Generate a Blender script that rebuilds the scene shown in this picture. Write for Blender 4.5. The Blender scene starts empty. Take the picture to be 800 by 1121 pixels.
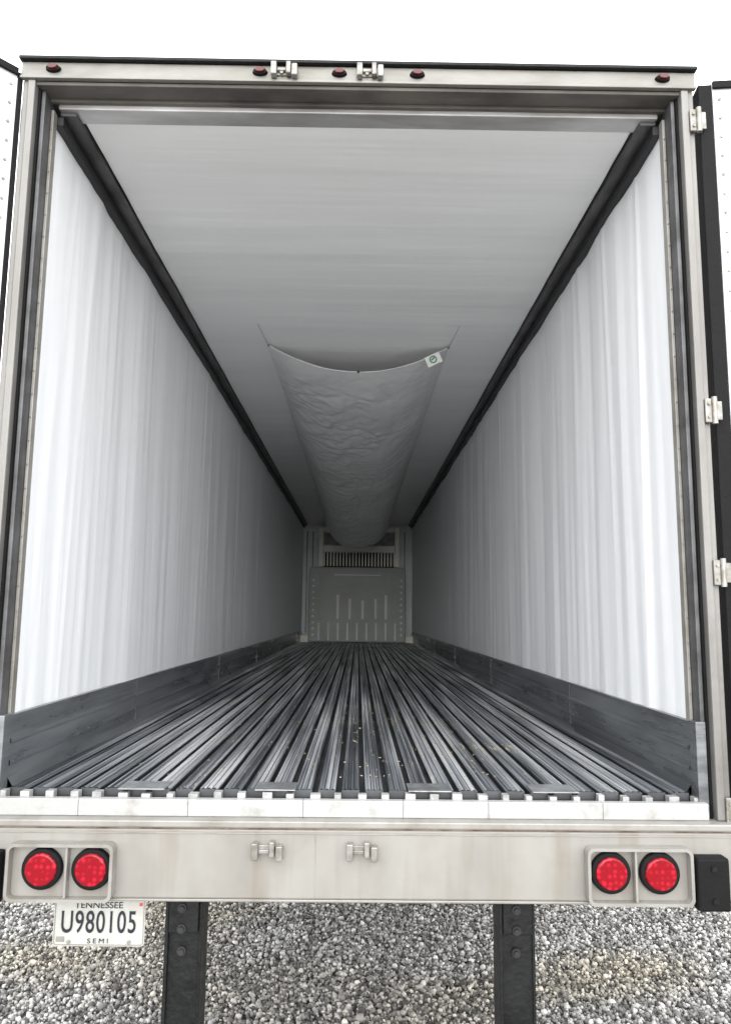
import bpy, bmesh, math, random
import numpy as np
from mathutils import Vector, Matrix, noise
random.seed(7); np.random.seed(7)
S=bpy.context.scene
R=math.radians
FZ=1.35          # floor height
CZ=3.955         # ceiling height
LEN=14.1         # interior length

# ------------------------------------------------------------ materials
def mat(name, col, rough=.5, metal=0., var=.0, vscale=5., stretch=(1,1,1), col2=None, bump=0., bscale=40., bstretch=(1,1,1), spec=.5, coat=0., lo=.35, hi=.65, roughvar=0., bdist=.01, streak=None, bdet=2):
    m=bpy.data.materials.new(name); m.use_nodes=True
    nt=m.node_tree; N=nt.nodes; L=nt.links
    p=N['Principled BSDF']
    p.inputs['Base Color'].default_value=(*col,1)
    p.inputs['Roughness'].default_value=rough
    p.inputs['Metallic'].default_value=metal
    p.inputs['Specular IOR Level'].default_value=spec
    p.inputs['Coat Weight'].default_value=coat
    tc=N.new('ShaderNodeTexCoord')
    if var>0 or col2:
        mp=N.new('ShaderNodeMapping'); mp.inputs['Scale'].default_value=stretch
        L.new(tc.outputs['Object'],mp.inputs['Vector'])
        no=N.new('ShaderNodeTexNoise'); no.inputs['Scale'].default_value=vscale; no.inputs['Detail'].default_value=4; no.inputs['Roughness'].default_value=.6
        L.new(mp.outputs[0],no.inputs['Vector'])
        cr=N.new('ShaderNodeValToRGB')
        cr.color_ramp.elements[0].position=lo; cr.color_ramp.elements[1].position=hi
        c2=col2 if col2 else tuple(c*(1-var) for c in col)
        cr.color_ramp.elements[0].color=(*c2,1); cr.color_ramp.elements[1].color=(*col,1)
        L.new(no.outputs['Fac'],cr.inputs[0])
        outc=cr.outputs[0]
        if streak:
            sc,colr,amt=streak
            m3=N.new('ShaderNodeMapping'); m3.inputs['Scale'].default_value=sc; L.new(tc.outputs['Object'],m3.inputs[0])
            n3=N.new('ShaderNodeTexNoise'); n3.inputs['Scale'].default_value=1; n3.inputs['Detail'].default_value=3; L.new(m3.outputs[0],n3.inputs['Vector'])
            r3=N.new('ShaderNodeMapRange'); r3.inputs['From Min'].default_value=.52; r3.inputs['From Max'].default_value=.72; r3.inputs['To Max'].default_value=amt; L.new(n3.outputs['Fac'],r3.inputs[0])
            x3=N.new('ShaderNodeMix'); x3.data_type='RGBA'; L.new(r3.outputs[0],x3.inputs[0]); L.new(outc,x3.inputs[6]); x3.inputs[7].default_value=(*colr,1)
            outc=x3.outputs[2]
        L.new(outc,p.inputs['Base Color'])
        if roughvar>0:
            mr=N.new('ShaderNodeMapRange'); mr.inputs['To Min'].default_value=max(.05,rough-roughvar); mr.inputs['To Max'].default_value=min(1,rough+roughvar)
            mr.inputs['From Min'].default_value=.3; mr.inputs['From Max'].default_value=.7
            L.new(no.outputs['Fac'],mr.inputs[0]); L.new(mr.outputs[0],p.inputs['Roughness'])
    if bump>0:
        mp2=N.new('ShaderNodeMapping'); mp2.inputs['Scale'].default_value=bstretch
        L.new(tc.outputs['Object'],mp2.inputs['Vector'])
        n2=N.new('ShaderNodeTexNoise'); n2.inputs['Scale'].default_value=bscale; n2.inputs['Detail'].default_value=bdet
        L.new(mp2.outputs[0],n2.inputs['Vector'])
        b=N.new('ShaderNodeBump'); b.inputs['Strength'].default_value=bump; b.inputs['Distance'].default_value=bdist
        L.new(n2.outputs['Fac'],b.inputs['Height']); L.new(b.outputs[0],p.inputs['Normal'])
    return m

M_liner=mat('liner_white',(.885,.893,.905),.36,var=.02,vscale=1.4,stretch=(1,2,.3),bump=.26,bscale=3.0,bstretch=(1,2.2,.16),bdist=.03,bdet=3)
M_ceil=mat('ceiling_white',(.90,.905,.895),.38,var=.05,vscale=1.5,stretch=(.25,2,1),bump=.32,bscale=2.4,bstretch=(.15,2.2,1),bdist=.03,bdet=3)
M_ext=mat('exterior_white_paint',(.55,.56,.57),.3,var=.06,vscale=3)
M_steel=mat('galvanised_frame',(.235,.228,.216),.40,.4,col2=(.165,.157,.146),vscale=3,stretch=(2,2,.5),bump=.12,bscale=30,roughvar=.12)
M_header=mat('header_metal',(.27,.262,.243),.42,.3,col2=(.175,.165,.145),vscale=4,stretch=(.6,2,2),bump=.1,bscale=20,roughvar=.1)
M_hdark=mat('header_inner_metal',(.62,.62,.62),.38,.4,col2=(.36,.35,.34),vscale=3,stretch=(.5,2,2),bump=.1,bscale=20,roughvar=.1)
M_brown=mat('header_seal',(.14,.13,.115),.6,.2,col2=(.06,.055,.05),vscale=5,stretch=(.5,1,1))
M_bump=mat('bumper_metal',(.28,.269,.247),.40,.15,col2=(.225,.212,.19),vscale=2.2,stretch=(1.6,1,.9),bump=.15,bscale=14,roughvar=.12,lo=.3,hi=.62,streak=((9,1,.8),(.15,.115,.078),.5))
M_sill=mat('sill_paint',(.38,.38,.37),.4,.1,col2=(.29,.28,.26),vscale=9,stretch=(1,1,1),lo=.30,hi=.44,bump=.1,bscale=60)
M_lip=mat('lip_metal',(.29,.28,.26),.4,.2,col2=(.20,.185,.16),vscale=7,lo=.3,hi=.6)
M_rust=mat('rust_line',(.10,.045,.028),.8,col2=(.22,.18,.15),vscale=9,lo=.4,hi=.6)
M_black=mat('black_rubber',(.006,.006,.0065),.7,var=.3,vscale=12,bump=.2,bscale=60,spec=.2)
M_blackmetal=mat('black_painted_steel',(.007,.0075,.008),.5,.0,var=.4,vscale=14,bump=.25,bscale=50,roughvar=.15,spec=.3)
M_bolt=mat('dark_bolt_steel',(.035,.035,.037),.45,.3,var=.4,vscale=14)
M_cove1=mat('cove_dark',(.015,.015,.016),.45,var=.4,vscale=8,stretch=(1,.4,1))
M_cove2=mat('cove_grey',(.13,.13,.135),.42,.4,col2=(.06,.06,.06),vscale=8,stretch=(1,.5,1))
M_scuff=mat('scuff_plate_metal',(.33,.345,.36),.30,.7,col2=(.16,.17,.18),vscale=3,stretch=(1,.35,3),bump=.08,bscale=8,bstretch=(1,.3,1),roughvar=.10,streak=((1,.6,28),(.08,.085,.09),.6))
M_scuffj=mat('scuff_joint_metal',(.10,.105,.11),.4,.6,var=.3,vscale=9)
M_teeth=mat('tooth_alu',(.46,.46,.45),.35,.1,var=.45,vscale=20)
M_patch=mat('drain_plate_alu',(.40,.41,.42),.32,.6,var=.4,vscale=18,bump=.2,bscale=50)
M_galv=mat('bright_zinc',(.33,.325,.31),.35,.4,col2=(.20,.18,.15),vscale=30)
M_bulk=mat('bulkhead_plastic',(.44,.465,.445),.5,var=.15,vscale=2)
M_bulkd=mat('bulkhead_recess',(.85,.86,.83),.5,var=.1,vscale=2)
M_evap=mat('evap_frame',(.92,.90,.80),.45,var=.10,vscale=4)
M_fwall=mat('front_wall_grey',(.80,.82,.84),.5,var=.15,vscale=2)
M_under=mat('underbody_grey',(.25,.25,.25),.7,var=.4,vscale=3)
M_tire=mat('tire_rubber',(.02,.02,.02),.8,var=.3,vscale=15)
M_plate=mat('plate_white',(.46,.46,.43),.35,var=.12,vscale=20)
M_ink=mat('plate_ink',(.01,.012,.02),.4)
M_tag=mat('tag_white',(.95,.95,.93),.4)
M_green=mat('tag_green',(.03,.25,.10),.5)
M_redthin=mat('plate_red',(.55,.05,.04),.5)
M_groove=mat('floor_groove_shade_grime',(.065,.069,.075),.5,.2,var=.6,vscale=12,stretch=(2,.3,1))  # groove shade and grime put into the colour so gaps read dark

# chute fabric : thin, partly translucent coated cloth
M_chute=mat('chute_fabric',(.94,.945,.935),.24,var=.03,vscale=2.5,bump=.45,bscale=9,bstretch=(1.3,.7,1),bdist=.02,bdet=3)
_n=M_chute.node_tree; _p=_n.nodes['Principled BSDF']; _o=[q for q in _n.nodes if q.type=='OUTPUT_MATERIAL'][0]
_t=_n.nodes.new('ShaderNodeBsdfTranslucent'); _t.inputs[0].default_value=(.92,.92,.90,1)
_m=_n.nodes.new('ShaderNodeMixShader'); _m.inputs[0].default_value=.20
_n.links.new(_p.outputs[0],_m.inputs[1]); _n.links.new(_t.outputs[0],_m.inputs[2]); _n.links.new(_m.outputs[0],_o.inputs['Surface'])
# floor aluminium : fine lengthwise brushing, wear and rib reflections coloured in per bar, debris
def floor_mat():
    m=bpy.data.materials.new('floor_aluminium'); m.use_nodes=True
    nt=m.node_tree; N=nt.nodes; L=nt.links; p=N['Principled BSDF']
    tc=N.new('ShaderNodeTexCoord')
    def nz(sc,scale,det):
        mp=N.new('ShaderNodeMapping'); mp.inputs['Scale'].default_value=sc; L.new(tc.outputs['Object'],mp.inputs[0])
        n=N.new('ShaderNodeTexNoise'); n.inputs['Scale'].default_value=scale; n.inputs['Detail'].default_value=det; L.new(mp.outputs[0],n.inputs['Vector']); return n
    n1=nz((95,.5,1),1,3); nb_=nz((11,.45,1),1,3)
    av=N.new('ShaderNodeMath'); av.operation='ADD'; L.new(n1.outputs['Fac'],av.inputs[0]); L.new(nb_.outputs['Fac'],av.inputs[1])
    hf=N.new('ShaderNodeMath'); hf.operation='MULTIPLY'; hf.inputs[1].default_value=.5; L.new(av.outputs[0],hf.inputs[0])
    cr=N.new('ShaderNodeValToRGB'); e=cr.color_ramp.elements
    e[0].position=.40; e[0].color=(.11,.122,.14,1); e[1].position=.60; e[1].color=(.94,.95,.97,1)
    k=cr.color_ramp.elements.new(.50); k.color=(.42,.445,.48,1)
    L.new(hf.outputs[0],cr.inputs[0])
    n2=nz((1,.5,1),55,2); n3=nz((1,1,1),1.3,2)
    mul=N.new('ShaderNodeMath'); mul.operation='MULTIPLY'; L.new(n2.outputs['Fac'],mul.inputs[0]); L.new(n3.outputs['Fac'],mul.inputs[1])
    mr=N.new('ShaderNodeMapRange'); mr.inputs['From Min'].default_value=.375; mr.inputs['From Max'].default_value=.39; L.new(mul.outputs[0],mr.inputs[0])
    mx=N.new('ShaderNodeMix'); mx.data_type='RGBA'; L.new(mr.outputs[0],mx.inputs[0]); L.new(cr.outputs[0],mx.inputs[6]); mx.inputs[7].default_value=(.60,.54,.40,1)
    L.new(mx.outputs[2],p.inputs['Base Color'])
    inv=N.new('ShaderNodeMath'); inv.operation='MULTIPLY_ADD'; L.new(mr.outputs[0],inv.inputs[0]); inv.inputs[1].default_value=-.6; inv.inputs[2].default_value=.65
    L.new(inv.outputs[0],p.inputs['Metallic'])
    rr=N.new('ShaderNodeMapRange'); rr.inputs['To Min'].default_value=.18; rr.inputs['To Max'].default_value=.45; L.new(nb_.outputs['Fac'],rr.inputs[0]); L.new(rr.outputs[0],p.inputs['Roughness'])
    b=N.new('ShaderNodeBump'); b.inputs['Strength'].default_value=.15; b.inputs['Distance'].default_value=.004; L.new(n2.outputs['Fac'],b.inputs['Height']); L.new(b.outputs[0],p.inputs['Normal'])
    return m
M_floor=floor_mat()

def red_lens():
    m=bpy.data.materials.new('red_lens'); m.use_nodes=True
    nt=m.node_tree; N=nt.nodes; L=nt.links; p=N['Principled BSDF']
    tc=N.new('ShaderNodeTexCoord')
    v=N.new('ShaderNodeTexVoronoi'); v.inputs['Scale'].default_value=52; v.inputs['Randomness'].default_value=.35
    L.new(tc.outputs['Object'],v.inputs['Vector'])
    cr=N.new('ShaderNodeValToRGB'); e=cr.color_ramp.elements
    e[0].position=.2; e[0].color=(.55,.012,.035,1); e[1].position=.55; e[1].color=(.22,.002,.008,1)
    L.new(v.outputs['Distance'],cr.inputs[0]); L.new(cr.outputs[0],p.inputs['Base Color'])
    b=N.new('ShaderNodeBump'); b.inputs['Strength'].default_value=.4; b.inputs['Distance'].default_value=.003
    L.new(v.outputs['Distance'],b.inputs['Height']); L.new(b.outputs[0],p.inputs['Normal'])
    p.inputs['Roughness'].default_value=.22; p.inputs['Coat Weight'].default_value=.1; p.inputs['Specular IOR Level'].default_value=.25
    return m
M_red=red_lens()
M_mark=mat('marker_red',(.12,.005,.005),.2,coat=.4,var=.6,vscale=60)

# ------------------------------------------------------------ helpers
def empty(name):
    e=bpy.data.objects.new(name,None); S.collection.objects.link(e); return e
TR=empty('refrigerated_trailer')
def link(o,parent=TR):
    S.collection.objects.link(o)
    if parent: o.parent=parent
    return o
def mesh_obj(name,verts,faces,m,parent=TR,smooth=False):
    me=bpy.data.meshes.new(name); me.from_pydata(verts,[],faces); me.update()
    if m: me.materials.append(m)
    if smooth:
        for p in me.polygons: p.use_smooth=True
    return link(bpy.data.objects.new(name,me),parent)
def bm_obj(name,bm,m,parent=TR,smooth=False):
    me=bpy.data.meshes.new(name); bm.to_mesh(me); bm.free()
    me.materials.append(m)
    if smooth:
        for p in me.polygons: p.use_smooth=True
    return link(bpy.data.objects.new(name,me),parent)
def add_box(bm,x0,x1,y0,y1,z0,z1,bev=0.,mtx=None):
    b=bmesh.new(); bmesh.ops.create_cube(b,size=1)
    for v in b.verts:
        v.co=Vector(((x0+x1)/2+v.co.x*(x1-x0),(y0+y1)/2+v.co.y*(y1-y0),(z0+z1)/2+v.co.z*(z1-z0)))
    if bev>0: bmesh.ops.bevel(b,geom=b.edges[:],offset=bev,segments=2,affect='EDGES',profile=.5)
    if mtx: bmesh.ops.transform(b,matrix=mtx,verts=b.verts)
    t=bpy.data.meshes.new('t'); b.to_mesh(t); b.free(); bm.from_mesh(t); bpy.data.meshes.remove(t)
def box(name,x0,x1,y0,y1,z0,z1,m,bev=0.,parent=TR,mtx=None):
    bm=bmesh.new(); add_box(bm,x0,x1,y0,y1,z0,z1,bev,mtx); return bm_obj(name,bm,m,parent)
def add_cyl(bm,c,r,d,axis='Y',seg=28,r2=None,mtx=None,bev=0.):
    b=bmesh.new()
    bmesh.ops.create_cone(b,cap_ends=True,segments=seg,radius1=r,radius2=r if r2 is None else r2,depth=d)
    if bev>0:
        es=[e for e in b.edges if len(e.link_faces)==2 and any(len(f.verts)>4 for f in e.link_faces)]
        bmesh.ops.bevel(b,geom=es,offset=bev,segments=3,affect='EDGES',profile=.5)
    rot={'Y':Matrix.Rotation(R(90),4,'X'),'X':Matrix.Rotation(R(90),4,'Y'),'Z':Matrix()}[axis]
    M=Matrix.Translation(c)@(mtx if mtx else Matrix())@rot
    bmesh.ops.transform(b,matrix=M,verts=b.verts)
    t=bpy.data.meshes.new('t'); b.to_mesh(t); b.free(); bm.from_mesh(t); bpy.data.meshes.remove(t)

# ------------------------------------------------------------ interior liner walls
def wall(name,sx):
    ny,nz=620,14; vs=[];fs=[]
    z0=FZ+.23; z1=CZ-.06
    k=.95 if sx<0 else 1.3
    for i in range(ny+1):
        t=(i/ny)**1.5; y=.10+t*(LEN-.10)
        for j in range(nz+1):
            z=z0+(z1-z0)*j/nz
            low=1+.6*(1-j/nz)
            am=.5+1.2*max(0,.5+noise.noise(Vector((y*.7,z*.5,sx*3+20))))
            d=.011*noise.noise(Vector((y*1.4,z*.22,sx*5)))+am*k*.0055*noise.noise(Vector((y*3.8,z*.34,sx*9+3)))+am*k*low*.0018*noise.noise(Vector((y*11,z*.5,sx*2)))
            r=1-abs(noise.noise(Vector((y*2.0,z*.14,sx*4+8))))*7
            if r>0: d-=am*k*.0035*r*r*(.5+.5*noise.noise(Vector((y*.8,z*.6,3))))
            d*=min(1,(i+1)/6)
            vs.append((sx*(1.222+d),y,z))
    for i in range(ny):
        for j in range(nz):
            a=i*(nz+1)+j; q=(a,a+1,a+nz+2,a+nz+1)
            fs.append(q if sx>0 else q[::-1])
    mesh_obj(name,vs,fs,M_liner,smooth=True)
wall('liner_wall_left',-1); wall('liner_wall_right',1)
# ceiling
ny,nx=420,16; vs=[];fs=[]
for i in range(ny+1):
    y=.18+(i/ny)**1.4*(LEN-.18)
    for j in range(nx+1):
        x=-1.125+2.25*j/nx
        d=.006*noise.noise(Vector((x*.5,y*2.0,2)))+.004*noise.noise(Vector((x*.8,y*6,7)))
        vs.append((x,y,CZ+.002+d))
for i in range(ny):
    for j in range(nx):
        a=i*(nx+1)+j; fs.append((a,a+nx+1,a+nx+2,a+1))
mesh_obj('ceiling_liner',vs,fs,M_ceil,smooth=True)
# cove strips
for sx,n in((-1,'left'),(1,'right')):
    box('cove_lower_'+n,*sorted((sx*1.185,sx*1.238)),.12,LEN,CZ-.064,CZ-.022,M_cove1,.006)
    box('cove_upper_'+n,*sorted((sx*1.135,sx*1.20)),.12,LEN,CZ-.022+.001,CZ+.02,M_cove2,.004)
    prof=[(1.222,FZ+.245),(1.208,FZ+.243),(1.205,FZ+.225),(1.205,FZ+.165),(1.199,FZ+.160),(1.199,FZ+.150),(1.205,FZ+.145),(1.205,FZ+.09),(1.199,FZ+.085),(1.199,FZ+.075),(1.205,FZ+.07),(1.204,FZ+.03),(1.185,FZ+.001),(1.185,FZ-.03)]
    vs=[];fs=[]; ys=[.085+(LEN-.085)*(k/120)**1.3 for k in range(121)]
    for y in ys:
        for (x,z) in prof:
            w=.003*noise.noise(Vector((y*1.3,z*2,sx)))
            vs.append((sx*(x+w),y,z))
    P=len(prof)
    for i in range(len(ys)-1):
        for j in range(P-1):
            a=i*P+j; fs.append((a,a+1,a+P+1,a+P) if sx<0 else (a,a+P,a+P+1,a+1))
    mesh_obj('scuff_plate_'+n,vs,fs,M_scuff)
    bm=bmesh.new()
    for yy in(1.6,4.1,6.6,9.1): add_box(bm,*sorted((sx*1.198,sx*1.2035)),yy,yy+.006,FZ+.02,FZ+.235,.001)
    bm_obj('scuff_joints_'+n,bm,M_scuffj)

# ------------------------------------------------------------ T-bar floor
p=.0826; nb=29; x=-nb*p/2; prof=[]
top=FZ; dep=.030; dark=[]
for k in range(nb):
    c=x+(k+.5)*p; h=.0305+random.uniform(-.0015,.0012); tz=top+random.uniform(-.0012,.0008)
    s0=len(prof)
    prof+=[(c-h-.003,top-dep),(c-h+.006,top-dep),(c-h+.006,top-.006),(c-h,top-.006),(c-h,tz)]
    dark+=[s0-1,s0,s0+1,s0+2]
    for r in(-.020,0.0,.020):
        prof+=[(c+r-.0055,tz),(c+r-.0035,tz+.0034),(c+r+.0035,tz+.0034),(c+r+.0055,tz)]
        if r<.02:
            q0=len(prof); prof+=[(c+r+.008,tz-.0025),(c+r+.012,tz-.0025)]
            dark.append(q0)
    s1=len(prof)
    prof+=[(c+h,tz),(c+h,top-.006),(c+h-.006,top-.006),(c+h-.006,top-dep),(c+h+.003,top-dep)]
    dark+=[s1+1,s1+2,s1+3]
dark=set(dark)
vs=[];fs=[];mi=[];P=len(prof);ys=[.075,3,6,9,LEN]
for y in ys:
    for (a,b) in prof: vs.append((a,y,b))
for i in range(len(ys)-1):
    for j in range(P-1):
        a=i*P+j; fs.append((a,a+1,a+P+1,a+P)); mi.append(1 if j in dark else 0)
fl=mesh_obj('t_bar_floor',vs,fs,M_floor); fl.data.materials.append(M_groove)
fl.data.polygons.foreach_set('material_index',mi)
bm=bmesh.new(); bt=bmesh.new()
for k in range(nb):
    c=x+(k+.5)*p
    add_box(bm,c-.0305,c+.0305,.070,.0745,top-dep,top+.001)
for k in range(nb+1):
    c=x+k*p+random.uniform(-.004,.004); w=random.uniform(.010,.018)
    add_box(bt,c-w,c+w,.028,.064,1.32,top+random.uniform(-.008,.001),.002)
bm_obj('bar_ends',bm,M_scuffj); bm_obj('floor_teeth',bt,M_teeth)
box('floor_pan',-1.22,1.22,.05,LEN,FZ-.06,FZ-.036,M_black)
bm=bmesh.new()
for c,w in((-.72,.08),(-.26,.07),(.275,.075),(.71,.08)):
    add_box(bm,c-w,c+w,.030,.150,FZ+.0045,FZ+.009,.0015)
bm_obj('drain_plates',bm,M_patch)
# scraps of wood and dirt left in the bays
bm=bmesh.new()
for k in range(230):
    yy=.25+abs(random.gauss(0,1.6)); xx=random.gauss(.1,.55)
    if abs(xx)>1.12 or yy>6: continue
    a=random.uniform(.002,.005); l=random.uniform(.003,.011)
    Mr=Matrix.Translation((xx,yy,top+.0050))@Matrix.Rotation(random.uniform(0,3.1),4,'Z')
    add_box(bm,-a/2,a/2,-l/2,l/2,-.0012,.0012,0,Mr)
bm_obj('floor_debris',bm,mat('wood_crumbs',(.55,.46,.30),.8,var=.5,vscale=8))

# ------------------------------------------------------------ sill, bumper
bm=bmesh.new(); xs=[-1.222,-.92,-.55,-.16,.18,.47,.86,1.222]
for a,b in zip(xs[:-1],xs[1:]): add_box(bm,a+.0003,b-.0003,-.004,.0275,1.277,1.332,.0025)
bm_obj('sill_face',bm,M_sill)
box('sill_inner',-1.222,1.222,.028,.068,1.25,1.318,M_black)
box('sill_lip',-1.305,1.305,-.052,.027,1.253,1.2765,M_lip,.005)
box('rust_seam',-1.30,1.30,-.043,.0,1.2475,1.2525,M_rust)
box('rear_bumper_plate',-1.30,1.30,-.04,.0,1.027,1.247,M_bump,.006)
box('bumper_flange',-1.295,1.295,-.038,.06,1.017,1.0265,M_bump,.003)
box('bumper_weld_bead',-1.285,1.285,-.0425,-.0395,1.232,1.236,M_lip,.001)
box('bumper_seam',-.116,-.112,-.0412,-.0395,1.030,1.229,M_lip,.0005)

# ------------------------------------------------------------ rear frame posts
for sx,n in((-1,'left'),(1,'right')):
    def bx(nm,a,b,y0,y1,z0,z1,m,bev=0): return box(nm+'_'+n,*sorted((sx*a,sx*b)),y0,y1,z0,z1,m,bev)
    bx('post_seal',1.2225,1.238,.03,.12,FZ-.01,3.977,M_cove2,.003)
    bx('liner_trim',1.210,1.2215,.085,.12,FZ+.22,CZ-.02,M_lip,.002)
    bx('post_groove',1.2385,1.247,.02,.12,1.277,3.977,M_black)
    bx('post_face',1.2475,1.277,-.012,.12,1.277,3.993,M_steel,.005)
    bx('post_outer',1.2775,1.298,-.002,.12,1.277,3.993,M_steel,.004)
    bx('corner_gusset',1.20,1.236,.02,.08,1.278,1.60,M_scuff,.003)
    bm=bmesh.new()
    for k in range(26):
        z=1.6+k*.09; add_cyl(bm,(sx*1.2155,.083,z),.003,.004,seg=10)
    bm_obj('trim_screws_'+n,bm,M_steel)
# ------------------------------------------------------------ header
box('header_top_cap',-1.31,1.31,-.03,.30,4.068,4.082,M_blackmetal,.003)
box('header_face',-1.305,1.305,-.012,.05,4.005,4.067,M_header,.004)
box('header_drip_lip',-1.305,1.305,-.020,-.0,3.994,4.0045,M_header,.002)
box('header_seal',-1.25,1.25,.0,.078,3.978,3.9935,M_brown,.003)
box('header_step',-1.235,1.235,.0785,.098,3.966,4.02,M_brown,.003)
box('header_inner',-1.20,1.20,.0985,.19,3.948,3.99,M_hdark,.004)
# marker lights
bm=bmesh.new(); bk=bmesh.new()
for X in(-1.18,-.384,-.078,.224,1.177):
    for b_,rx,rz,y,d in((bk,.030,.016,-.018,.012),(bm,.021,.010,-.026,.016)):
        t=bmesh.new(); bmesh.ops.create_cone(t,cap_ends=True,segments=24,radius1=1,radius2=.85,depth=1)
        bmesh.ops.transform(t,matrix=Matrix.Translation((X,y,4.036))@Matrix.Diagonal((rx,d,rz,1))@Matrix.Rotation(R(90),4,'X'),verts=t.verts)
        mm=bpy.data.meshes.new('t'); t.to_mesh(mm); t.free(); b_.from_mesh(mm)
bm_obj('marker_bezels',bk,M_black); bm_obj('marker_lamps',bm,M_mark)
# lock rod keepers
def keeper(bm,X,Z,y,up):
    add_box(bm,X-.052,X+.052,y-.006,y,Z-.014,Z+.014,.002)
    s=1 if up else -1
    add_box(bm,X-.050,X-.028,y-.034,y-.0055,Z-.028,Z+.026,.004)
    add_box(bm,X+.008,X+.026,y-.030,y-.0055,Z-.020,Z+.030,.004)
    add_box(bm,X+.030,X+.052,y-.034,y-.0055,Z-.030,Z+.018,.004)
    add_box(bm,X-.027,X+.007,y-.018,y-.0055,Z+.004*s-.006,Z+.004*s+.006,.002)
    add_cyl(bm,(X-.01,y-.010,Z-.006),.007,.01,seg=8)
bm=bmesh.new()
for X in(-.29,.04): keeper(bm,X,4.036,-.0125,True)
for X in(-.273,.04): keeper(bm,X,1.185,-.041,False)
bm_obj('lock_rod_keepers',bm,M_galv)
# hinges
for sx,n in((1,'right'),(-1,'left')):
    bm=bmesh.new()
    for z in(3.86,2.71,2.12,1.31):
        if sx>0:
            a,b=sorted((sx*1.274,sx*1.298)); add_box(bm,a,b,-.022,-.0125,z-.045,z+.045,.003)
            a,b=sorted((sx*1.314,sx*1.336)); add_box(bm,a,b,-.02,-.012,z-.035,z+.035,.002)
            for dz in(-.025,.025): add_cyl(bm,(sx*1.287,-.024,z+dz),.006,.006,seg=6)
            add_cyl(bm,(sx*1.307,-.022,z),.010,.10,'Z',seg=14)
        else:
            add_cyl(bm,(sx*1.312,.05,z),.011,.10,'Z',seg=14)
    bm_obj('door_hinges_'+n,bm,M_galv)

# ------------------------------------------------------------ swung open doors
def door(n,sx,ang,gw,hx):
    Mx=Matrix.Translation((sx*hx,.0,0))@Matrix.Rotation(-sx*R(ang),4,'Z')
    F=Matrix.Diagonal((-1,1,1,1)) if sx<0 else Matrix()
    M=Mx@F
    def bx(nm,x0,x1,y0,y1,z0,z1,m,bev=0):
        o=box('door_'+nm+'_'+n,x0,x1,y0,y1,z0,z1,m,bev,mtx=M)
        bm2=bmesh.new(); bm2.from_mesh(o.data); bmesh.ops.recalc_face_normals(bm2,faces=bm2.faces); bm2.to_mesh(o.data); bm2.free()
    bx('panel',gw+.001,1.26,.0,.075,1.30,4.035,M_ext,.004)
    bx('gasket',.0,gw,-.004,.06,1.31,4.02,M_black,.004)
    bx('gasket_top',gw+.002,1.25,-.012,-.001,4.00,4.03,M_black,.003)
    bx('gasket_bottom',gw+.002,1.25,-.012,-.001,1.305,1.335,M_black,.003)
    bx('edge_strip',gw+.0015,gw+.045,-.004,-.0005,1.34,3.99,M_ext,.001)
    bm=bmesh.new()
    for k in range(34):
        for xx in(gw+.026,.62,1.22): add_cyl(bm,(xx,-.006,1.38+k*.078),.0055,.006,seg=10,mtx=None)
    bmesh.ops.transform(bm,matrix=M,verts=bm.verts); bmesh.ops.recalc_face_normals(bm,faces=bm.faces)
    bm_obj('door_rivets_'+n,bm,M_galv)
door('right',1,6,.052,1.318); door('left',-1,48,.020,1.300)

# ------------------------------------------------------------ tail light clusters
def rounded_rect(x0,x1,z0,z1,r,n=6):
    pts=[]
    for cx,cz,a0 in((x1-r,z1-r,0),(x0+r,z1-r,90),(x0+r,z0+r,180),(x1-r,z0+r,270)):
        for k in range(n+1):
            a=R(a0+90*k/n); pts.append((cx+r*math.cos(a),cz+r*math.sin(a)))
    return pts
def frame(bm,o,i,y0,y1):
    n=len(o)
    A=[bm.verts.new((x,y0,z)) for x,z in o]; B=[bm.verts.new((x,y0,z)) for x,z in i]
    C=[bm.verts.new((x,y1,z)) for x,z in o]; D=[bm.verts.new((x,y1,z)) for x,z in i]
    for k in range(n):
        q=(k+1)%n
        bm.faces.new((A[k],A[q],B[q],B[k])); bm.faces.new((A[k],C[k],C[q],A[q])); bm.faces.new((B[k],B[q],D[q],D[k]))
for n,x0,x1,cs in(('left',-1.117,-.770,(-1.004,-.842)),('right',.780,1.128,(.859,1.021))):
    z0,z1=1.027,1.207; bm=bmesh.new()
    frame(bm,rounded_rect(x0,x1,z0,z1,.022),rounded_rect(x0+.010,x1-.010,z0+.010,z1-.010,.016),-.082,-.0405)
    bmesh.ops.recalc_face_normals(bm,faces=bm.faces)
    m_=(cs[0]+cs[1])/2
    add_box(bm,m_-.004,m_+.004,-.078,-.0405,z0+.010,z1-.010,.002)
    bm_obj('lamp_box_rim_'+n,bm,M_lip)
    box('lamp_box_back_'+n,x0+.006,x1-.006,-.050,-.0415,z0+.006,z1-.006,M_bump)
    bk=bmesh.new(); br=bmesh.new()
    for c in cs:
        add_cyl(bk,(c,-.060,1.126),.066,.026,seg=40,bev=.008)
        add_cyl(br,(c,-.073,1.126),.051,.018,seg=40,bev=.006)
    bm_obj('lamp_grommets_'+n,bk,M_black,smooth=False); bm_obj('stop_lamps_'+n,br,M_red)
for sx,n in((-1,'left'),(1,'right')):
    a,b=sorted((sx*1.134,sx*1.24)); box('dock_bumper_'+n,a,b,-.095,-.041,1.016,1.182,M_black,.008)
    bm=bmesh.new()
    for dz in(1.05,1.15): add_cyl(bm,(sx*1.187,-.097,dz),.010,.006,seg=6)
    bm_obj('dock_bumper_bolts_'+n,bm,M_blackmetal)

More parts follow.
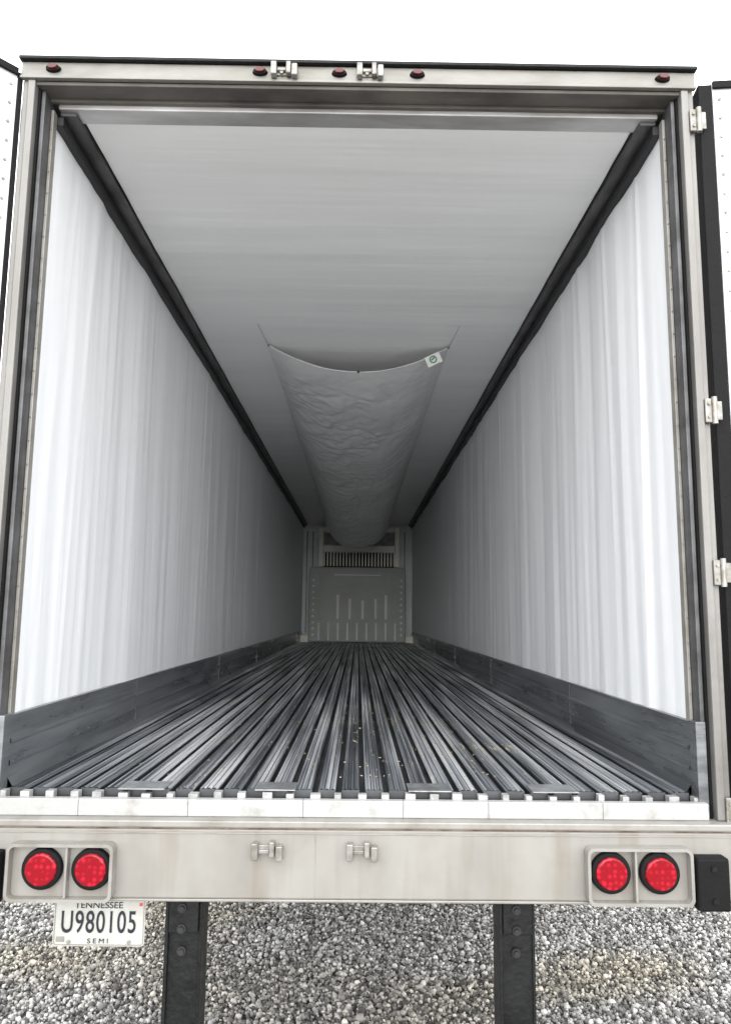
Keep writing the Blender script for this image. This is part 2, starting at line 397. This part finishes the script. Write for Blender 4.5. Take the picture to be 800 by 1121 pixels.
# ------------------------------------------------------------ underride guard
for cx,n in((-.553,'left'),(.567,'right')):
    bm=bmesh.new()
    add_box(bm,cx-.058,cx+.058,.035,.045,.50,1.011,.003)
    add_box(bm,cx-.062,cx-.050,.020,.14,.50,1.011,.003)
    add_box(bm,cx+.050,cx+.060,.028,.14,.50,1.011,.003)
    add_box(bm,cx-.049,cx+.049,.015,.0345,.90,1.011,.003)
    bm_obj('guard_upright_'+n,bm,M_blackmetal)
    bm=bmesh.new()
    for z in(.98,.915,.84): 
        add_cyl(bm,(cx-.005,.026 if z<.9 else .012,z),.015,.008,seg=20); add_cyl(bm,(cx-.005,.018 if z<.9 else .004,z),.010,.012,seg=6)
    bm_obj('guard_bolts_'+n,bm,M_bolt)
box('guard_bar',-1.15,1.15,-.01,.09,.40,.50,M_blackmetal,.01)

# ------------------------------------------------------------ body shell, underbody, wheels
for sx,n in((-1,'left'),(1,'right')):
    a,b=sorted((sx*1.262,sx*1.30)); box('side_skin_'+n,a,b,.1205,LEN+.25,1.14,4.05,M_ext)
    a,b=sorted((sx*1.20,sx*1.31)); box('bottom_rail_'+n,a,b,.07,LEN+.25,1.10,1.139,M_under)
box('roof_skin',-1.30,1.30,.305,LEN+.25,4.0505,4.075,M_ext)
box('roof_core',-1.26,1.26,.10,LEN+.1,4.0,4.04,M_ext)
box('nose_wall',-1.30,1.30,LEN+.26,LEN+.32,1.14,4.05,M_ext)
box('floor_core',-1.26,1.26,.07,LEN+.1,1.20,1.27,M_under)
bm=bmesh.new()
for k in range(46): add_box(bm,-1.25,1.25,.25+k*.3,.29+k*.3,1.10,1.199)
for X in(-.5,.5): add_box(bm,X-.05,X+.05,3.0,8,.95,1.099)
bm_obj('crossmembers',bm,M_under)
bm=bmesh.new(); hb=bmesh.new()
for yy in(5.0,6.25):
    for X in(-1.11,-.80,.80,1.11): 
        add_cyl(bm,(X,yy,.51),.51,.27,'X',seg=48,bev=.05); add_cyl(hb,(X,yy,.51),.28,.285,'X',seg=32)
    add_cyl(hb,(0,yy,.51),.065,2.0,'X',seg=20)
bm_obj('tires',bm,M_tire); bm_obj('wheel_hubs_axles',hb,M_galv)
bm=bmesh.new()
for X in(-.75,.75):
    add_box(bm,X-.06,X+.06,11.0,11.12,.1,1.1); add_box(bm,X-.13,X+.13,10.9,11.22,0.01,.06)
bm_obj('landing_gear',bm,M_under)

# ------------------------------------------------------------ front bulkhead & evaporator
YB=LEN
box('front_wall',-1.22,1.22,YB,YB+.1,FZ-.03,4.0,M_fwall)
bm=bmesh.new()
add_box(bm,-1.04,1.04,YB-.42,YB-.36,FZ+.02,2.98,.02)
for X in(-1.0,1.0): add_box(bm,X-.035,X+.035,YB-.45,YB-.421,FZ+.05,2.9,.01)
add_box(bm,-.62,.62,YB-.44,YB-.421,2.55,2.9,.008)
for X in(-.78,.78): add_box(bm,X-.04,X+.04,YB-.44,YB-.421,1.85,2.9,.008)
bm_obj('bulkhead_panel',bm,M_bulk)
bm=bmesh.new()
for X,h in((-.42,2.38),(-.16,2.3),(.12,2.26),(.40,2.3),(.62,2.38)): add_box(bm,X-.028,X+.028,YB-.438,YB-.421,1.86,h,.006)
for k in range(9):
    X=-.82+k*.205; add_box(bm,X-.02,X+.02,YB-.45,YB-.421,FZ+.06,1.78,.005)
for X in(-.95,.95):
    for k in range(10): add_box(bm,X-.02,X+.02,YB-.458,YB-.4505,1.5+k*.13,1.55+k*.13,.002)
add_box(bm,-.5,.5,YB-.446,YB-.4405,2.80,2.82,.001)
bm_obj('bulkhead_slots',bm,M_bulkd)
bm=bmesh.new()
for X in(-1.13,1.13): add_box(bm,X-.09,X+.09,YB-.5,YB-.3,FZ+.01,FZ+.16,.01)
bm_obj('bulkhead_feet',bm,M_evap)
bm=bmesh.new()
for X in(-.80,.86): add_box(bm,X-.05,X+.05,YB-.46,YB-.01,2.985,3.85,.01)
add_box(bm,-.745,.805,YB-.46,YB-.01,3.31,3.45,.01); add_box(bm,-.745,.805,YB-.46,YB-.01,3.75,3.85,.01)
for k in range(23): add_box(bm,-.74+k*.069,-.706+k*.069,YB-.44,YB-.41,3.0,3.309,.004)
bm_obj('evaporator_grille',bm,M_evap)
box('evaporator_dark',-.745,.805,YB-.30,YB-.01,2.985,3.309,M_black)
box('evaporator_coil',-.745,.805,YB-.30,YB-.01,3.455,3.745,M_cove2)
bm=bmesh.new()
for X in(-1.13,-1.0,1.05): add_box(bm,X-.012,X+.012,YB-.03,YB-.005,FZ+.2,3.8)
bm_obj('front_wall_conduits',bm,M_cove2)

# ------------------------------------------------------------ hanging fabric air chute
CH=empty('fabric_air_chute')
Y0,Y1=2.72,11.0; nu,nv=90,440; vs=[];fs=[]
for i in range(nv+1):
    v=(i/nv)**1.35; y=Y0+(Y1-Y0)*v
    sag=.17+.60*v
    ff=min(1,.10+v*10)
    for j in range(nu+1):
        u=-1+2*j/nu
        e=2.0+1.2*v
        prof_=1-abs(u)**e
        xx=.675*u*(1+.05*v*math.sin(math.pi*abs(u)))
        z=CZ-.004-sag*prof_
        yy=y+ (1-v)**6*.10*(1-u*u)
        f=min(1,prof_*2.5)*ff
        q=Vector((xx*2.2+y*.5,y*1.1-abs(xx)*1.6,1.0))
        w=.028*noise.noise(q*1.4)+.006*noise.noise(q*4.0+Vector((3,1,0)))+.006*noise.noise(Vector((xx*12,y*2.4,5)))
        s=1 if xx>0 else -1
        am=.3+1.2*max(0,.5+noise.noise(Vector((xx*1.5,y*1.2,31))))
        w+=am*.009*(1-abs(noise.noise(Vector((abs(xx)*3+y*1.4,y*3.4-abs(xx)*5,9+s)))*2.4))**2
        w+=am*.0045*(1-abs(noise.noise(Vector((abs(xx)*6-y*2.0,y*7+abs(xx)*3,2+s)))*2.4))
        z+=f*(w-.010)
        vs.append((xx,yy,min(z,CZ-.004)))
for i in range(nv):
    for j in range(nu):
        a=i*(nu+1)+j; fs.append((a,a+nu+1,a+nu+2,a+1))
ch=mesh_obj('chute_sheet',vs,fs,M_chute,CH,smooth=True)
def tube(name,pts,r,m,parent):
    c=bpy.data.curves.new(name,'CURVE'); c.dimensions='3D'; c.bevel_depth=r; c.bevel_resolution=2
    s=c.splines.new('POLY'); s.points.add(len(pts)-1)
    for k,q in enumerate(pts): s.points[k].co=(*q,1)
    c.materials.append(m); o=bpy.data.objects.new(name,c); return link(o,parent)
tube('chute_hem',[Vector(vs[j])+Vector((0,-.002,-.002)) for j in range(nu+1)],.004,M_chute,CH)
for sx in(-1,1):
    tube('chute_strap',[(sx*.675,Y0,CZ-.004),(sx*.69,Y0-.22,CZ-.003),(sx*.70,Y0-.40,CZ-.003)],.001,M_cove2,CH)
    bm=bmesh.new(); add_cyl(bm,(sx*.67,Y0,CZ-.01),.010,.012,'Z',seg=16); bm_obj('chute_grommet',bm,M_galv,CH)
bm=bmesh.new(); add_cyl(bm,(0,Y0+.085,CZ-.178),.009,.012,seg=16); bm_obj('hem_grommet',bm,M_cove1,CH)
def near(ix,iy): return Vector(vs[iy*(nu+1)+ix])
a=near(78,0);b=near(84,0)
side=(b-a).normalized()
tag_n=Vector((0,-1,-.25)).normalized(); dn=tag_n.cross(side).normalized()
if dn.z>0: dn=-dn
o0=a+Vector((0,-.012,.004))
tagpts=[o0,o0+side*.115,o0+side*.115+dn*.078,o0+dn*.078]
mesh_obj('chute_tag',[tuple(q) for q in tagpts],[(0,1,2,3)],M_tag,CH)
cc=o0+side*.055+dn*.038-Vector((0,.003,0))
ring=[]
for k in range(25):
    an=k/24*2*math.pi; ring.append(tuple(cc+side*.024*math.cos(an)+dn*.024*math.sin(an)))
tube('chute_tag_logo',ring,.004,M_green,CH)
tube('chute_tag_logo_bar',[tuple(cc-side*.014),tuple(cc+side*.014-dn*.01)],.005,M_green,CH)

# ------------------------------------------------------------ licence plate
LP=empty('license_plate')
px0,px1,pz0,pz1=-.984,-.680,.858,1.011; py=.012
bm=bmesh.new()
o=rounded_rect(px0,px1,pz0,pz1,.012); f=bm.faces.new([bm.verts.new((a,py,b)) for a,b in o])
g=bmesh.ops.extrude_face_region(bm,geom=[f]); bmesh.ops.translate(bm,verts=[v for v in g['geom'] if isinstance(v,bmesh.types.BMVert)],vec=(0,.002,0))
bmesh.ops.recalc_face_normals(bm,faces=bm.faces); bm_obj('plate_sheet',bm,M_plate,LP)
bm=bmesh.new(); frame(bm,rounded_rect(px0+.003,px1-.003,pz0+.003,pz1-.003,.010),rounded_rect(px0+.006,px1-.006,pz0+.006,pz1-.006,.008),py-.0015,py+.001)
bmesh.ops.recalc_face_normals(bm,faces=bm.faces); bm_obj('plate_rim',bm,M_lip,LP)
def text(name,s,x0,x1,z0,z1,m,bold=.0,sp=1.0):
    c=bpy.data.curves.new(name,'FONT'); c.body=s; c.size=1; c.extrude=.01; c.offset=bold; c.space_character=sp
    t=bpy.data.objects.new(name+'_t',c); S.collection.objects.link(t)
    dg=bpy.context.evaluated_depsgraph_get(); me=bpy.data.meshes.new_from_object(t.evaluated_get(dg))
    bpy.data.objects.remove(t)
    co=[v.co.copy() for v in me.vertices]
    ax=min(c.x for c in co);bx_=max(c.x for c in co);ay=min(c.y for c in co);by=max(c.y for c in co)
    for v,c in zip(me.vertices,co):
        v.co=Vector((x0+(c.x-ax)/(bx_-ax)*(x1-x0),py-.0018-(.001 if c.z>0 else 0)*1,z0+(c.y-ay)/(by-ay)*(z1-z0)))
    me.materials.clear(); me.materials.append(m)
    link(bpy.data.objects.new(name,me),LP)
text('plate_number','U980105',-.957,-.710,.900,.970,M_ink,.008,1.12)
text('plate_state','TENNESSEE',-.915,-.755,.978,.998,M_ink,.0)
text('plate_class','SEMI',-.868,-.800,.868,.883,M_ink,.0,1.5)
bm=bmesh.new()
for X in(-.93,-.73): add_cyl(bm,(X,py-.003,.872),.006,.004,seg=10)
bm_obj('plate_bolts',bm,M_galv,LP)
box('plate_red_sticker',-.70,-.69,py-.002,py-.001,.985,.995,M_redthin,parent=LP)
box('plate_sticker',-.972,-.945,py-.0025,py-.0005,.872,.888,M_lip,parent=LP)
box('plate_bracket',-.95,-.71,py+.003,py+.02,.96,1.016,M_blackmetal,parent=LP)

# ------------------------------------------------------------ ground + gravel
def ground_mat():
    m=bpy.data.materials.new('gravel_ground'); m.use_nodes=True
    nt=m.node_tree;N=nt.nodes;L=nt.links;p=N['Principled BSDF']; p.inputs['Roughness'].default_value=.9
    tc=N.new('ShaderNodeTexCoord')
    v=N.new('ShaderNodeTexVoronoi'); v.inputs['Scale'].default_value=48; L.new(tc.outputs['Object'],v.inputs['Vector'])
    cr=N.new('ShaderNodeValToRGB'); e=cr.color_ramp.elements; e[0].color=(.05,.048,.045,1); e[1].color=(.42,.41,.39,1)
    sp=N.new('ShaderNodeSeparateColor'); L.new(v.outputs['Color'],sp.inputs[0]); L.new(sp.outputs[0],cr.inputs[0])
    n=N.new('ShaderNodeTexNoise'); n.inputs['Scale'].default_value=.8; n.inputs['Detail'].default_value=4; L.new(tc.outputs['Object'],n.inputs['Vector'])
    mr=N.new('ShaderNodeMapRange'); mr.inputs['From Min'].default_value=.5; mr.inputs['From Max'].default_value=.7; mr.inputs['To Max'].default_value=.5; L.new(n.outputs['Fac'],mr.inputs[0])
    mx=N.new('ShaderNodeMix'); mx.data_type='RGBA'; L.new(mr.outputs[0],mx.inputs[0]); L.new(cr.outputs[0],mx.inputs[6]); mx.inputs[7].default_value=(.32,.26,.18,1)
    L.new(mx.outputs[2],p.inputs['Base Color'])
    b=N.new('ShaderNodeBump'); b.inputs['Strength'].default_value=.9; b.inputs['Distance'].default_value=.02; b.invert=True; L.new(v.outputs['Distance'],b.inputs['Height']); L.new(b.outputs[0],p.inputs['Normal'])
    return m
mesh_obj('ground',[(-300,-300,0),(300,-300,0),(300,300,0),(-300,300,0)],[(0,1,2,3)],ground_mat(),None)

b=bmesh.new(); bmesh.ops.create_icosphere(b,subdivisions=1,radius=1)
IV=np.array([v.co[:] for v in b.verts]); IF=np.array([[v.index for v in f.verts] for f in b.faces]); b.free()
def scatter(n,x0,x1,y0,y1):
    return np.stack([np.random.uniform(x0,x1,n),np.random.uniform(y0,y1,n)],1)
P2=np.concatenate([scatter(55000,-2.8,2.8,.9,3.3),scatter(7000,1.2,3.2,-.4,.9),scatter(5000,1.2,3.2,3.3,5.0)])
n=len(P2)
rad=np.random.uniform(.0058,.0135,n)*np.where(np.random.rand(n)<.10,1.6,1)
sc=rad[:,None]*np.random.uniform(.6,1.25,(n,3))
V=IV[None]*np.random.uniform(.72,1.2,(n,len(IV),1))*sc[:,None,:]
q=np.random.normal(size=(n,4)); q/=np.linalg.norm(q,axis=1)[:,None]; w,x_,y_,z_=q.T
RM=np.stack([1-2*(y_*y_+z_*z_),2*(x_*y_-z_*w),2*(x_*z_+y_*w),2*(x_*y_+z_*w),1-2*(x_*x_+z_*z_),2*(y_*z_-x_*w),2*(x_*z_-y_*w),2*(y_*z_+x_*w),1-2*(x_*x_+y_*y_)],1).reshape(n,3,3)
V=np.einsum('nij,nkj->nki',RM,V)
V[:,:,0]+=P2[:,0:1]; V[:,:,1]+=P2[:,1:2]; V[:,:,2]+=np.random.uniform(.002,.022,(n,1))
F=(IF[None]+np.arange(n)[:,None,None]*len(IV)).reshape(-1,3)
me=bpy.data.meshes.new('gravel'); V=V.reshape(-1,3)
me.vertices.add(len(V)); me.vertices.foreach_set('co',V.astype(np.float32).ravel())
me.loops.add(F.size); me.loops.foreach_set('vertex_index',F.astype(np.int32).ravel())
me.polygons.add(len(F)); me.polygons.foreach_set('loop_start',(np.arange(len(F))*3).astype(np.int32))
me.update(calc_edges=True); me.validate()
g=np.random.beta(1.1,1.7,n)*.60+.045
tint=np.random.normal(0,.018,n)+.012
dirt=np.array([max(0,noise.noise(Vector((a*.9,b_*1.6,3.3)))) for a,b_ in P2])*1.0
rgb=np.stack([g*(1+tint),g*(.985-.12*dirt),g*(.95-tint-.36*dirt),np.ones(n)],1)
rgb=np.repeat(rgb,len(IV),axis=0).astype(np.float32)
ca=me.color_attributes.new('stone','FLOAT_COLOR','POINT'); ca.data.foreach_set('color',rgb.ravel())
gm=bpy.data.materials.new('gravel_stones'); gm.use_nodes=True; pn=gm.node_tree.nodes['Principled BSDF']; pn.inputs['Roughness'].default_value=.85
at=gm.node_tree.nodes.new('ShaderNodeAttribute'); at.attribute_name='stone'; gm.node_tree.links.new(at.outputs['Color'],pn.inputs['Base Color'])
me.materials.append(gm); link(bpy.data.objects.new('gravel',me),None)

# ------------------------------------------------------------ world, sun, camera
w=bpy.data.worlds.new('World'); S.world=w; w.use_nodes=True; nt=w.node_tree; N=nt.nodes; L=nt.links
bg=N['Background']; bg.inputs['Strength'].default_value=.15
sk=N.new('ShaderNodeTexSky'); sk.sky_type='NISHITA'; sk.sun_disc=False; sk.sun_elevation=R(13); sk.sun_rotation=R(180)
hs=N.new('ShaderNodeHueSaturation'); hs.inputs['Saturation'].default_value=.2; L.new(sk.outputs[0],hs.inputs['Color'])
mx=N.new('ShaderNodeMix'); mx.data_type='RGBA'; mx.inputs[0].default_value=.85; L.new(hs.outputs[0],mx.inputs[6]); mx.inputs[7].default_value=(28.5,28.9,29.4,1)
L.new(mx.outputs[2],bg.inputs['Color'])
sl=bpy.data.lights.new('sun_fill','SUN'); sl.energy=1.5; sl.angle=R(30); sl.color=(1,.985,.96)
so=bpy.data.objects.new('sun_fill',sl); S.collection.objects.link(so)
so.rotation_euler=(R(77),0,0)   # soft low lamp from behind the camera, added to fill the deep interior
cam=bpy.data.cameras.new('camera'); co=bpy.data.objects.new('camera',cam); S.collection.objects.link(co)
cam.sensor_fit='VERTICAL'; cam.sensor_height=36; cam.lens=26.33; cam.clip_end=2000; cam.clip_start=.05
co.matrix_world=Matrix.Translation((.018,-2.66,1.96))@Matrix.Rotation(R(-.5),4,'Z')@Matrix.Rotation(R(97.8),4,'X')@Matrix.Rotation(R(.6),4,'Z')
S.camera=co
S.view_settings.view_transform='Standard'; S.view_settings.look='None'; S.view_settings.exposure=0
